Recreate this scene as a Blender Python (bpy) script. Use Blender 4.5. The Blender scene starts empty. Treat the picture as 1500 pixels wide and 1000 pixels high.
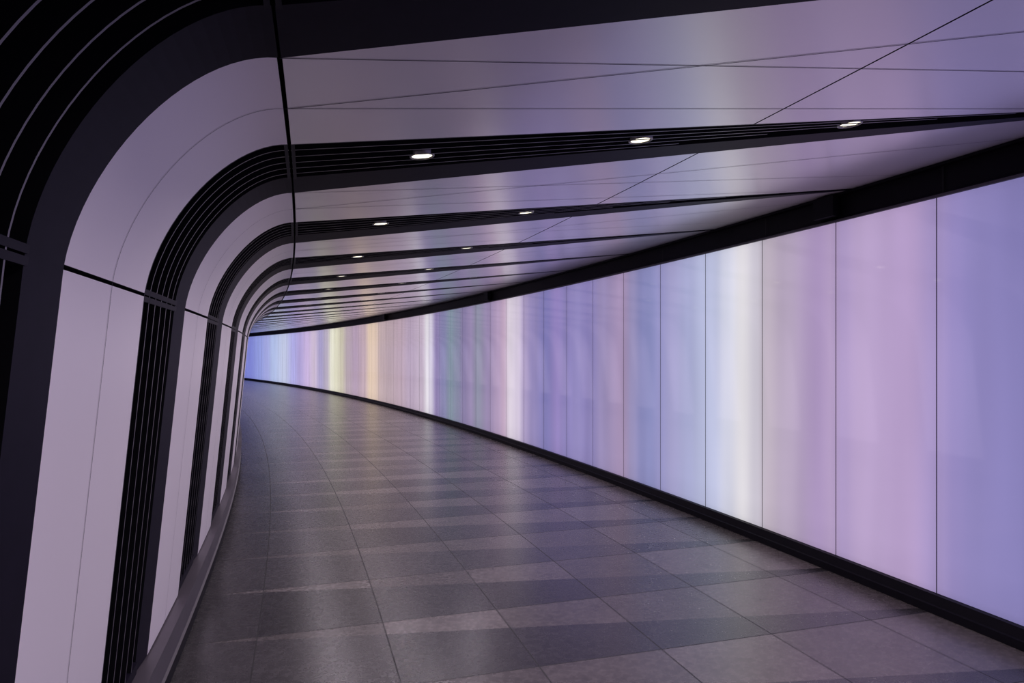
import bpy, math, random
from mathutils import Vector
random.seed(4)
scene = bpy.context.scene
scene.view_settings.view_transform = 'Standard'

# ------------------------------------------------------------------ tunnel path
# right-hand wall line in plan; u = distance parameter, s = arc length, v = distance to the left of it
def P(u): return (2.7-0.3*u-0.0056*u*u, 4.0+u)
def slope(u): return -0.3-0.0112*u
U0,U1,DU=-14.0,62.0,0.02
us=[];ss=[]
n=int((U1-U0)/DU); acc=0.0
for i in range(n+1):
    u=U0+i*DU
    us.append(u); ss.append(acc)
    acc+=math.sqrt(1+slope(u+DU/2)**2)*DU
i0=int(round(-U0/DU)); off=ss[i0]; ss=[a-off for a in ss]
import bisect
def u_of_s(s):
    j=min(max(bisect.bisect_left(ss,s),1),len(ss)-1)
    f=(s-ss[j-1])/(ss[j]-ss[j-1])
    return us[j-1]+f*DU
def pos(s,v,h):
    u=u_of_s(s); x,y=P(u); m=slope(u); L=math.sqrt(1+m*m)
    return (x-v/L, y+v*m/L, h)
S0,S1=-10.5,58.0
PER=1.67; GP=0.835
H_R=2.77; CS=0.10        # ceiling height at right wall, fall per metre to the left
V_SEAM=3.80; V_MID=4.27; V_BASE=4.42
H_BASE=0.25; H_MID=1.80
H_SEAM=H_R-CS*V_SEAM

# ------------------------------------------------------------------ section profile: (v,h, near,far) + outward normal
prof=[]
NW,NC,NR=6,22,20
for i in range(NW+1):
    t=i/NW
    prof.append((V_BASE+(V_MID-V_BASE)*t, H_BASE+(H_MID-H_BASE)*t, -.49+.02*t, .35+.03*t))
b0=(V_MID,H_MID); b1=(V_MID-.028,H_MID+.26); b2=(V_SEAM+.215,H_SEAM-.0215); b3=(V_SEAM,H_SEAM)
for i in range(1,NC+1):
    t=i/NC; c=(1-t)**3,3*t*(1-t)**2,3*t*t*(1-t),t**3
    v=c[0]*b0[0]+c[1]*b1[0]+c[2]*b2[0]+c[3]*b3[0]
    h=c[0]*b0[1]+c[1]*b1[1]+c[2]*b2[1]+c[3]*b3[1]
    prof.append((v,h,-.47+.12*t,.38+.12*t))
for i in range(1,NR+1):
    t=i/NR; v=V_SEAM*(1-t)
    prof.append((v,H_R-CS*v,-.35-.43*t,.50-1.22*t))
IM=NW; IS=NW+NC; IE=NW+NC+NR
def pnorm(j):
    a=prof[max(j-1,0)]; b=prof[min(j+1,IE)]
    tv,th=b[0]-a[0],b[1]-a[1]; L=math.hypot(tv,th)
    return (th/L,-tv/L)      # outward, away from the walkway
norms=[pnorm(j) for j in range(IE+1)]
def sp(j,s,d=0.0,dt=0.0):
    """point on the section j at station s, depth d behind the surface"""
    v,h,_,_=prof[j]; nv,nh=norms[j]
    tv,th=-nh,nv
    return pos(s,v+nv*d+tv*dt,h+nh*d+th*dt)

# ------------------------------------------------------------------ materials
def newmat(name):
    m=bpy.data.materials.new(name); m.use_nodes=True
    return m,m.node_tree.nodes,m.node_tree.links,m.node_tree.nodes['Principled BSDF']
def simple(name,col,rough,metal=0.0,noise=0.0,scale=8,coat=0.0,spec=0.5):
    m,N,L,b=newmat(name)
    b.inputs['Roughness'].default_value=rough; b.inputs['Metallic'].default_value=metal
    b.inputs['Coat Weight'].default_value=coat; b.inputs['Coat Roughness'].default_value=0.2
    b.inputs['Specular IOR Level'].default_value=spec
    tc=N.new('ShaderNodeTexCoord'); nz=N.new('ShaderNodeTexNoise'); nz.inputs['Scale'].default_value=scale
    nz.inputs['Detail'].default_value=3
    L.new(tc.outputs['Object'],nz.inputs['Vector'])
    r=N.new('ShaderNodeValToRGB')
    r.color_ramp.elements[0].position=.3; r.color_ramp.elements[1].position=.7
    r.color_ramp.elements[0].color=tuple(c*(1-noise) for c in col)+(1,)
    r.color_ramp.elements[1].color=tuple(min(1,c*(1+noise)) for c in col)+(1,)
    L.new(nz.outputs['Fac'],r.inputs['Fac']); L.new(r.outputs['Color'],b.inputs['Base Color'])
    return m
M_panel=simple('white_cladding',(.96,.89,.925),.34,noise=.01,scale=1.2)
M_ceil=simple('white_ceiling_cladding',(.985,.92,.955),.25,noise=.01,scale=1.2,coat=1.0,spec=1.0)
M_seam=simple('panel_joint',(.06,.05,.07),.7,noise=.1)
M_gap=simple('dark_gap',(.006,.006,.008),.8,noise=.1)
M_band=simple('navy_powder_coat',(.011,.009,.019),.5,noise=.08,scale=20,spec=.08)
M_recess=simple('black_recess',(.004,.004,.005),.8,noise=.1,spec=.2)
M_fin=simple('louvre_black',(.006,.006,.008),.6,noise=.1,spec=.2)
M_fine=simple('louvre_edge',(.14,.125,.155),.4,noise=.1)
M_skirt=simple('grey_skirting',(.085,.072,.088),.45,noise=.08,scale=6)
M_dark=simple('dark_metal_trim',(.008,.007,.011),.5,noise=.1,scale=10,spec=.10)
M_lip=simple('header_lip',(.09,.08,.10),.45,noise=.1)
M_conc=simple('dark_shell',(.02,.02,.022),.9,noise=.2)
M_ring=simple('downlight_ring',(.25,.24,.22),.35,metal=.6,noise=.05)

def emis(name,col,st):
    m,N,L,b=newmat(name)
    b.inputs['Base Color'].default_value=col+(1,)
    b.inputs['Emission Color'].default_value=col+(1,); b.inputs['Emission Strength'].default_value=st
    return m
M_lamp=emis('downlight_lens',(1.0,.93,.72),2.5)

# illuminated glass: LED colour stored per vertex along the wall
m,N,L,b=newmat('led_backlit_glass'); M_led=m
at=N.new('ShaderNodeAttribute'); at.attribute_name='led'
b.inputs['Base Color'].default_value=(.10,.10,.11,1)
b.inputs['Roughness'].default_value=.05
b.inputs['Specular IOR Level'].default_value=1.0
L.new(at.outputs['Color'],b.inputs['Emission Color'])
LED_STRENGTH=1.0
uvn=N.new('ShaderNodeUVMap'); uvn.uv_map='uv'
sx=N.new('ShaderNodeSeparateXYZ'); L.new(uvn.outputs['UV'],sx.inputs[0])
mp=N.new('ShaderNodeCombineXYZ'); 
mm=N.new('ShaderNodeMath'); mm.operation='MULTIPLY'; mm.inputs[1].default_value=4.5
L.new(sx.outputs['X'],mm.inputs[0]); L.new(mm.outputs[0],mp.inputs['X'])
m2=N.new('ShaderNodeMath'); m2.operation='MULTIPLY'; m2.inputs[1].default_value=.5
L.new(sx.outputs['Y'],m2.inputs[0]); L.new(m2.outputs[0],mp.inputs['Y'])
nz=N.new('ShaderNodeTexNoise'); nz.inputs['Scale'].default_value=1.0; nz.inputs['Detail'].default_value=0.5
L.new(mp.outputs[0],nz.inputs['Vector'])
mr=N.new('ShaderNodeMapRange'); mr.inputs['From Min'].default_value=.25; mr.inputs['From Max'].default_value=.75
mr.inputs['To Min'].default_value=.92*LED_STRENGTH; mr.inputs['To Max'].default_value=1.06*LED_STRENGTH
L.new(nz.outputs['Fac'],mr.inputs['Value']); L.new(mr.outputs[0],b.inputs['Emission Strength'])

# floor
m,N,L,b=newmat('stone_floor_tiles'); M_floor=m
uvn=N.new('ShaderNodeUVMap'); uvn.uv_map='uv'
sx=N.new('ShaderNodeSeparateXYZ'); L.new(uvn.outputs['UV'],sx.inputs[0])
def M(op,a,b_=None,c=None):
    nd=N.new('ShaderNodeMath'); nd.operation=op
    for i,x in enumerate((a,b_,c)):
        if x is None: continue
        if isinstance(x,(int,float)): nd.inputs[i].default_value=x
        else: L.new(x,nd.inputs[i])
    return nd.outputs[0]
a=M('DIVIDE',M('SUBTRACT',sx.outputs['X'],.25),GP); bb=M('DIVIDE',M('SUBTRACT',sx.outputs['Y'],.5),.7)
fa=M('FRACT',a); fb=M('FRACT',bb); ia=M('FLOOR',a); ib=M('FLOOR',bb)
ja=M('MULTIPLY',M('MINIMUM',fa,M('SUBTRACT',1.0,fa)),GP)
jb=M('MULTIPLY',M('MINIMUM',fb,M('SUBTRACT',1.0,fb)),.7)
joint=M('LESS_THAN',M('MINIMUM',ja,jb),.0035)
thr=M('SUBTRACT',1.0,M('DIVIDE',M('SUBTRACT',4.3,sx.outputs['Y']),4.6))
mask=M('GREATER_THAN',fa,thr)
cx=N.new('ShaderNodeCombineXYZ'); L.new(ia,cx.inputs[0]); L.new(ib,cx.inputs[1]); L.new(mask,cx.inputs[2])
wn=N.new('ShaderNodeTexWhiteNoise'); L.new(cx.outputs[0],wn.inputs['Vector'])
tc=N.new('ShaderNodeTexCoord')
n1=N.new('ShaderNodeTexNoise'); n1.inputs['Scale'].default_value=24; n1.inputs['Detail'].default_value=5; n1.inputs['Roughness'].default_value=.6
n2=N.new('ShaderNodeTexNoise'); n2.inputs['Scale'].default_value=5; n2.inputs['Detail'].default_value=4
L.new(tc.outputs['Object'],n1.inputs['Vector']); L.new(tc.outputs['Object'],n2.inputs['Vector'])
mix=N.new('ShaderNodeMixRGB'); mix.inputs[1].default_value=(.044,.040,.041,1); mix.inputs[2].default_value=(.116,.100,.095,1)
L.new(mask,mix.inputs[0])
mul=M('MULTIPLY',M('ADD',M('MULTIPLY',wn.outputs['Value'],.65),.65),M('ADD',M('ADD',M('MULTIPLY',n1.outputs['Fac'],1.2),M('MULTIPLY',n2.outputs['Fac'],.6)),.1))
sc=N.new('ShaderNodeVectorMath'); sc.operation='SCALE'; L.new(mix.outputs[0],sc.inputs[0]); L.new(mul,sc.inputs['Scale'])
mj=N.new('ShaderNodeMixRGB'); L.new(joint,mj.inputs[0]); L.new(sc.outputs[0],mj.inputs[1]); mj.inputs[2].default_value=(.010,.009,.010,1)
L.new(mj.outputs[0],b.inputs['Base Color'])
L.new(M('ADD',M('ADD',M('MULTIPLY',n1.outputs['Fac'],.14),.20),M('MULTIPLY',joint,.4)),b.inputs['Roughness'])
b.inputs['Specular IOR Level'].default_value=.65
bp=N.new('ShaderNodeBump'); bp.inputs['Strength'].default_value=.05; bp.inputs['Distance'].default_value=.01
L.new(n1.outputs['Fac'],bp.inputs['Height']); L.new(bp.outputs[0],b.inputs['Normal'])

# ------------------------------------------------------------------ mesh builder
class MB:
    def __init__(s,mats): s.v=[];s.f=[];s.m=[];s.sm=[];s.uv=[];s.mats=mats;s.cols=None
    def grid(s,rows,mi,smooth=False,uv=None):
        base=len(s.v); nc=len(rows[0])
        for r in rows: s.v.extend(r)
        for i in range(len(rows)-1):
            for j in range(nc-1):
                s.f.append((base+i*nc+j,base+i*nc+j+1,base+(i+1)*nc+j+1,base+(i+1)*nc+j))
                s.m.append(mi); s.sm.append(smooth)
        if uv:
            for r in uv: s.uv.extend(r)
    def build(s,name,flip=False):
        me=bpy.data.meshes.new(name); me.from_pydata(s.v,[],s.f)
        for mt in s.mats: me.materials.append(mt)
        me.polygons.foreach_set('material_index',s.m); me.polygons.foreach_set('use_smooth',s.sm)
        if s.uv:
            l=me.uv_layers.new(name='uv')
            for lp in me.loops: l.data[lp.index].uv=s.uv[lp.vertex_index]
        if s.cols:
            ca=me.color_attributes.new('led','FLOAT_COLOR','POINT')
            for i,c in enumerate(s.cols): ca.data[i].color=(c[0],c[1],c[2],1)
        me.update()
        o=bpy.data.objects.new(name,me); scene.collection.objects.link(o); return o

def lerp(a,b,t): return a+(b-a)*t

KS=range(-5,33)
def near(j,k): return prof[j][2]+k*PER
def far(j,k): return prof[j][3]+k*PER
def split(j,k):
    f=.77 if j<=IM else lerp(.77,.68,min(1,(j-IM)/(IS-IM)))
    return lerp(near(j,k),far(j,k),f)
NS=4
TH=.10
def slab(mb,j0,j1,ea,eb,mi,trim0=0.0,trim1=0.0,mg=1):
    """cladding slab from section j0..j1 between stations ea(j)..eb(j)"""
    rows=[]
    for j in range(j0,j1+1):
        dt=trim0 if j==j0 else (-trim1 if j==j1 else 0)
        rows.append([sp(j,lerp(ea(j),eb(j),i/NS),0,dt) for i in range(NS+1)])
    mb.grid(rows,mi,True)
    for e in (ea,eb):
        mb.grid([[sp(j,e(j),0,(trim0 if j==j0 else (-trim1 if j==j1 else 0))),sp(j,e(j),TH)] for j in range(j0,j1+1)],mg)
    for j,dt in ((j0,trim0),(j1,-trim1)):
        mb.grid([[sp(j,lerp(ea(j),eb(j),i/NS),0,dt) for i in range(NS+1)],[sp(j,lerp(ea(j),eb(j),i/NS),.05,dt) for i in range(NS+1)]],mg)
def strip(mb,pts,w,mi,d=-.0012):
    """thin joint along pts [(j,s)], width w across s"""
    mb.grid([[sp(j,s-w/2,d),sp(j,s+w/2,d)] for j,s in pts],mi)

wl=MB([M_panel,M_gap,M_seam,M_conc]); ce=MB([M_ceil,M_gap,M_seam,M_conc])
JL=IS+int(round((V_SEAM-1.85)/V_SEAM*NR))
for k in KS[:-1]:
    ea=lambda j,k=k: far(j,k); eb=lambda j,k=k: near(j,k+1)
    slab(wl,0,IM,ea,eb,0,0,.006)
    slab(wl,IM,IS,ea,eb,0,.006,.007)
    slab(ce,IS,JL,ea,eb,0,.007,.005)
    slab(ce,JL,IE,ea,eb,0,.005,0)
    mid=lambda j: lerp(ea(j),eb(j),.5)
    strip(wl,[(j,mid(j)) for j in range(0,IS+1)],.0025,2)
    if k<20:
        sA=.50+k*PER; sB=.91+k*PER
        strip(ce,[(j,sA) for j in range(IS,IE+1)],.004,2)
        strip(ce,[(j,sB) for j in range(IS,IE-2)],.004,2)
        strip(ce,[(j,sB-1.22*(j-IS)/NR) for j in range(IS,IE+1)],.005,2,-.0016)
# dark structural shell behind everything
SR=[S0+i*.7 for i in range(int((S1-S0)/.7)+1)]
D=.22
wl.grid([[sp(j,s,D) for s in SR] for j in range(0,IS+1)],3)
wl.grid([[pos(s,V_BASE+D,-.02) for s in SR],[sp(0,s,D) for s in SR]],3)
ce.grid([[sp(j,s,D) for s in SR] for j in range(IS,IE+1)],3)
ce.grid([[sp(IE,s,D) for s in SR],[pos(s,-.30,H_R+D) for s in SR]],3)
wl.build('wall_left'); ce.build('ceiling')

# ------------------------------------------------------------------ ribs
for k in KS:
    mb=MB([M_band,M_recess,M_fin,M_fine,M_gap])
    a=lambda j: near(j,k); c=lambda j: split(j,k); e=lambda j: far(j,k)
    def dep(j): return min(1.0,max(.05,(e(j)-a(j))/.35))
    for (j0,j1) in ((0,IM),(IM,IS),(IS,IE)):
        t0=0.004 if j0==IS else 0; t1=.004 if j1==IS else 0
        def g(j): return t0 if j==j0 else (-t1 if j==j1 else 0)
        R=range(j0,j1+1)
        # recess back and cheek
        mb.grid([[sp(j,a(j),.10*dep(j)),sp(j,c(j),.10*dep(j))] for j in R],1)
        # splayed flat band
        mb.grid([[sp(j,lerp(c(j),e(j),t),lerp(.012,.0,t)*dep(j),g(j)) for t in (0,.03,.5,.97,1)] for j in R],0,False)
        mb.grid([[sp(j,c(j),.012*dep(j),g(j)),sp(j,c(j),.10*dep(j),g(j))] for j in R],2)
        # near edge trim
        tw=.010
        mb.grid([[sp(j,a(j),.10*dep(j),g(j)),sp(j,a(j),.0,g(j)),sp(j,a(j)+tw*dep(j),.0,g(j)),sp(j,a(j)+tw*dep(j),.10*dep(j),g(j))] for j in R],0)
        # louvre fins
        NF=5
        for q in range(NF):
            tq=(q+1)/(NF+1.0)
            jmax=j1
            if j0==IS: jmax=IS+int(NR*(.86-.10*q))
            Rf=range(j0,jmax+1)
            w=.004
            def x(j): return lerp(a(j)+.010,c(j),tq)
            mb.grid([[sp(j,x(j)-w,.10*dep(j),g(j)),sp(j,x(j)-w,.006*dep(j),g(j))] for j in Rf],2)
            mb.grid([[sp(j,x(j)-w,.006*dep(j),g(j)),sp(j,x(j)+w,.006*dep(j),g(j))] for j in Rf],3)
            mb.grid([[sp(j,x(j)+w,.006*dep(j),g(j)),sp(j,x(j)+w,.10*dep(j),g(j))] for j in Rf],2)
    # cross-bars closing the louvres at the break and at the foot
    for j,d0,d1 in ((0,.0,.05),(IM,-.022,-.003),(IM,.003,.022),(IS,-.02,-.006),(IS,.006,.02)):
        sA,sB=a(j),c(j)
        mb.grid([[sp(j,sA,.004,d0),sp(j,sB,.004,d0)],[sp(j,sA,.004,d1),sp(j,sB,.004,d1)]],0)
        mb.grid([[sp(j,sA,.004,d0),sp(j,sB,.004,d0)],[sp(j,sA,.10,d0),sp(j,sB,.10,d0)]],0)
        mb.grid([[sp(j,sA,.004,d1),sp(j,sB,.004,d1)],[sp(j,sA,.10,d1),sp(j,sB,.10,d1)]],0)
    mb.build('tunnel_rib')

# ------------------------------------------------------------------ floor
fl=MB([M_floor]); vs=[-.1+i*(V_BASE+.35)/6 for i in range(7)]
sr=[S0+i*.35 for i in range(int((S1-S0)/.35)+1)]
fl.grid([[pos(s,v,0) for v in vs] for s in sr],0,False,[[(s,v) for v in vs] for s in sr])
fl.build('floor')

# ------------------------------------------------------------------ skirtings, header
def sweep(name,poly,mats,mi=0,step=.42,mlist=None):
    mb=MB(mats); st=[S0+i*step for i in range(int((S1-S0)/step)+1)]
    for q in range(len(poly)):
        p0=poly[q]; p1=poly[(q+1)%len(poly)]
        mb.grid([[pos(s,*p0),pos(s,*p1)] for s in st],(mlist[q] if mlist else mi))
    return mb.build(name)
sweep('baseboard_left',[(4.60,.001),(4.37,.001),(4.372,.06),(4.385,.065),(4.385,.205),(4.365,.21),(4.365,.240),(4.60,.244)],[M_skirt,M_dark],mlist=[0,1,0,0,0,0,0,0])
sweep('baseboard_right',[(-.08,.001),(.06,.001),(.06,.05),(.05,.055),(.035,.112),(-.08,.112)],[M_dark])
sweep('trim_1',[(-.08,2.562),(.012,2.562),(.012,2.578),(.0,2.582),(-.01,2.60),(-.01,2.745),(.03,2.75),(.03,2.765),(-.08,2.775)],[M_dark,M_lip],mlist=[1,1,0,0,0,0,0,0,0])
# header joints and brackets
mb=MB([M_dark,M_gap])
for i in range(-3,34):
    sj=.24+GP*2*i-.05
    mb.grid([[pos(sj,.0,2.583),pos(sj+.012,.0,2.583)],[pos(sj,.0,2.748),pos(sj+.012,.0,2.748)]],1)
for sj in (-7.3,1.03,9.38,17.7):
    f=[(0,2.60),(.07,2.60),(.07,2.752),(0,2.752)]
    for q in range(4):
        mb.grid([[pos(sj,*f[q]),pos(sj,*f[(q+1)%4])],[pos(sj+.2,*f[q]),pos(sj+.2,*f[(q+1)%4])]],0)
    for sx_ in (sj,sj+.2):
        mb.grid([[pos(sx_,*f[0]),pos(sx_,*f[1])],[pos(sx_,*f[3]),pos(sx_,*f[2])]],0)
o=mb.build('trim_2')

# ------------------------------------------------------------------ wall right: backing + LED glass
sweep('wall_right',[(-.30,-.02),(-.16,-.02),(-.16,H_R+.2),(-.30,H_R+.2)],[M_conc])
T=[(-3.5,(136,124,190)),(-1.5,(126,116,184)),(-.29,(128,120,184)),(0,(136,126,190)),(.105,(144,130,194)),(.22,(160,140,198)),(.43,(180,152,202)),(.81,(182,156,202)),(.98,(172,148,200)),(1.06,(176,150,194)),
(1.19,(168,142,190)),(1.55,(180,162,190)),(1.76,(186,172,188)),(1.90,(200,194,208)),(2.08,(224,220,226)),(2.3,(206,208,228)),(2.5,(186,192,226)),(2.7,(174,180,218)),(2.9,(162,166,210)),(3.2,(160,157,206)),(3.42,(146,144,200)),
(3.62,(130,134,190)),(3.79,(126,128,184)),(4.0,(144,136,184)),(4.21,(162,138,180)),(4.77,(146,132,182)),(5.0,(132,122,182)),(5.15,(128,118,180)),(5.4,(140,130,192)),(5.79,(130,120,184)),(6.1,(140,122,190)),(6.47,(116,112,178)),
(6.99,(140,128,184)),(7.3,(165,148,194)),(7.6,(206,192,216)),(7.95,(214,202,218)),(8.25,(190,160,190)),(8.49,(172,146,184)),(9.0,(146,128,172)),(9.56,(134,136,162)),(10.0,(142,126,170)),(10.35,(128,116,162)),(10.8,(122,128,158)),(11.2,(120,140,158)),
(11.7,(122,122,168)),(12.2,(134,118,172)),(12.6,(202,194,216)),(12.9,(222,216,226)),(13.3,(188,168,190)),(14.3,(178,156,182)),(15.2,(184,158,174)),(16.2,(180,156,165)),(17.0,(190,165,168)),(17.7,(222,194,172)),(18.2,(226,198,172)),(18.9,(190,162,174)),(19.9,(178,152,178)),
(20.8,(180,160,172)),(21.6,(200,192,168)),(22.3,(222,218,190)),(22.9,(230,227,206)),(23.6,(180,168,190)),(24.4,(165,155,202)),(25.4,(205,185,212)),(26.4,(200,176,224)),(27.5,(175,160,218)),(28.5,(172,168,232)),(30.0,(190,198,230)),(31.9,(172,188,234)),(33,(158,164,228)),(34.3,(140,152,226)),(36.1,(120,128,216)),(40,(110,116,212)),(60,(120,120,210))]
def lin(c):
    c/=255.0
    return c/12.92 if c<=.04045 else ((c+.055)/1.055)**2.4
def led(u):
    if u<=T[0][0]: c=T[0][1]
    else:
        c=T[-1][1]
        for i in range(len(T)-1):
            if u<=T[i+1][0]:
                t=(u-T[i][0])/(T[i+1][0]-T[i][0]); t=t*t*(3-2*t)
                c=[lerp(T[i][1][q],T[i+1][1][q],t) for q in range(3)]; break
    c=[lin(x) for x in c]; l=.34*c[0]+.46*c[1]+.2*c[2]
    return tuple(lerp(x,l*1.04,.13) for x in c)
mb=MB([M_led,M_gap]); mb.cols=[]
hs=[.114,.16,.35,.9,1.4,1.9,2.35,2.51,2.56]; hb=[.80,.92,.99,1.0,1.0,1.0,.98,.92,.84]
k=-12
while .24+GP*(k+1)<S1-1.0:
    a0=.24+GP*k; gap=.0035; rows=[];uv=[]; NN=16
    for i in range(NN+1):
        s=lerp(a0+gap,a0+GP-gap,i/NN); cc=led(u_of_s(s))
        ed=.93 if i in (0,NN) else 1.0
        rows.append([pos(s,0,h) for h in hs]); uv.append([(s,h) for h in hs])
        for q in hb: mb.cols.append(tuple(x*q*ed for x in cc))
    mb.grid(rows,0,True,uv)
    # pane edges
    for s in (a0+gap,a0+GP-gap):
        mb.grid([[pos(s,0,hs[0]),pos(s,-.02,hs[0])],[pos(s,0,hs[-1]),pos(s,-.02,hs[-1])]],1,False,[[(s,0)]*2]*2)
        mb.cols.extend([(0,0,0)]*4)
    k+=1
mb.build('led_glass_panels')

# ------------------------------------------------------------------ end walls
for nm,s in (('wall_back',S0+.02),('wall_far',S1-.6)):
    mb=MB([M_conc]); mb.grid([[pos(s,-.25,-.02),pos(s,4.7,-.02)],[pos(s,-.25,3.0),pos(s,4.7,3.0)]],0); mb.build(nm)

# ------------------------------------------------------------------ downlights
ld=bpy.data.lights.new('downlight_beam','AREA'); ld.shape='DISK'; ld.size=.085; ld.energy=6.2; ld.color=(1.0,.87,.98); ld.spread=math.radians(148)
for k in range(-4,24):
    spots=[(3.26,-.12),(2.315,-.32)]+([(1.37,-.53)] if k==0 or k%4==0 else [])
    for v,s in spots:
        sc_=s+k*PER
        cx_,cy_,_=pos(sc_,v,0); hz=H_R-CS*v
        mb=MB([M_ring,M_lamp]); SEG=28
        prl=[(.054,.030),(.054,.006),(.050,.003),(.046,.004),(.044,.009)]
        u_=u_of_s(sc_); mL=slope(u_); Ln=math.sqrt(1+mL*mL); nx,ny=-1/Ln,mL/Ln
        def pt(r,z,th):
            ax,ay=r*math.cos(th),r*math.sin(th)
            dz=-(ax*nx+ay*ny)*CS
            return (ax,ay,z+dz)
        mb.grid([[pt(r,z,2*math.pi*i/SEG) for i in range(SEG+1)] for r,z in prl],0,True)
        mb.grid([[pt(r,.009,2*math.pi*i/SEG) for i in range(SEG+1)] for r in (.044,.001)],1)
        o=mb.build('ceiling_downlight'); o.location=(cx_,cy_,hz)
        lo=bpy.data.objects.new('beam',ld); scene.collection.objects.link(lo); lo.parent=o; lo.location=(0,0,-.004)

# ------------------------------------------------------------------ world, camera
w=bpy.data.worlds.new('World'); scene.world=w; w.use_nodes=True
w.node_tree.nodes['Background'].inputs[0].default_value=(.01,.01,.012,1)
cam=bpy.data.cameras.new('Camera'); co=bpy.data.objects.new('Camera',cam); scene.collection.objects.link(co)
co.location=(0,0,1.6); co.rotation_euler=(math.radians(90),0,0)
cam.sensor_width=36; cam.lens=24; cam.shift_y=.0113; cam.clip_start=.05
scene.camera=co
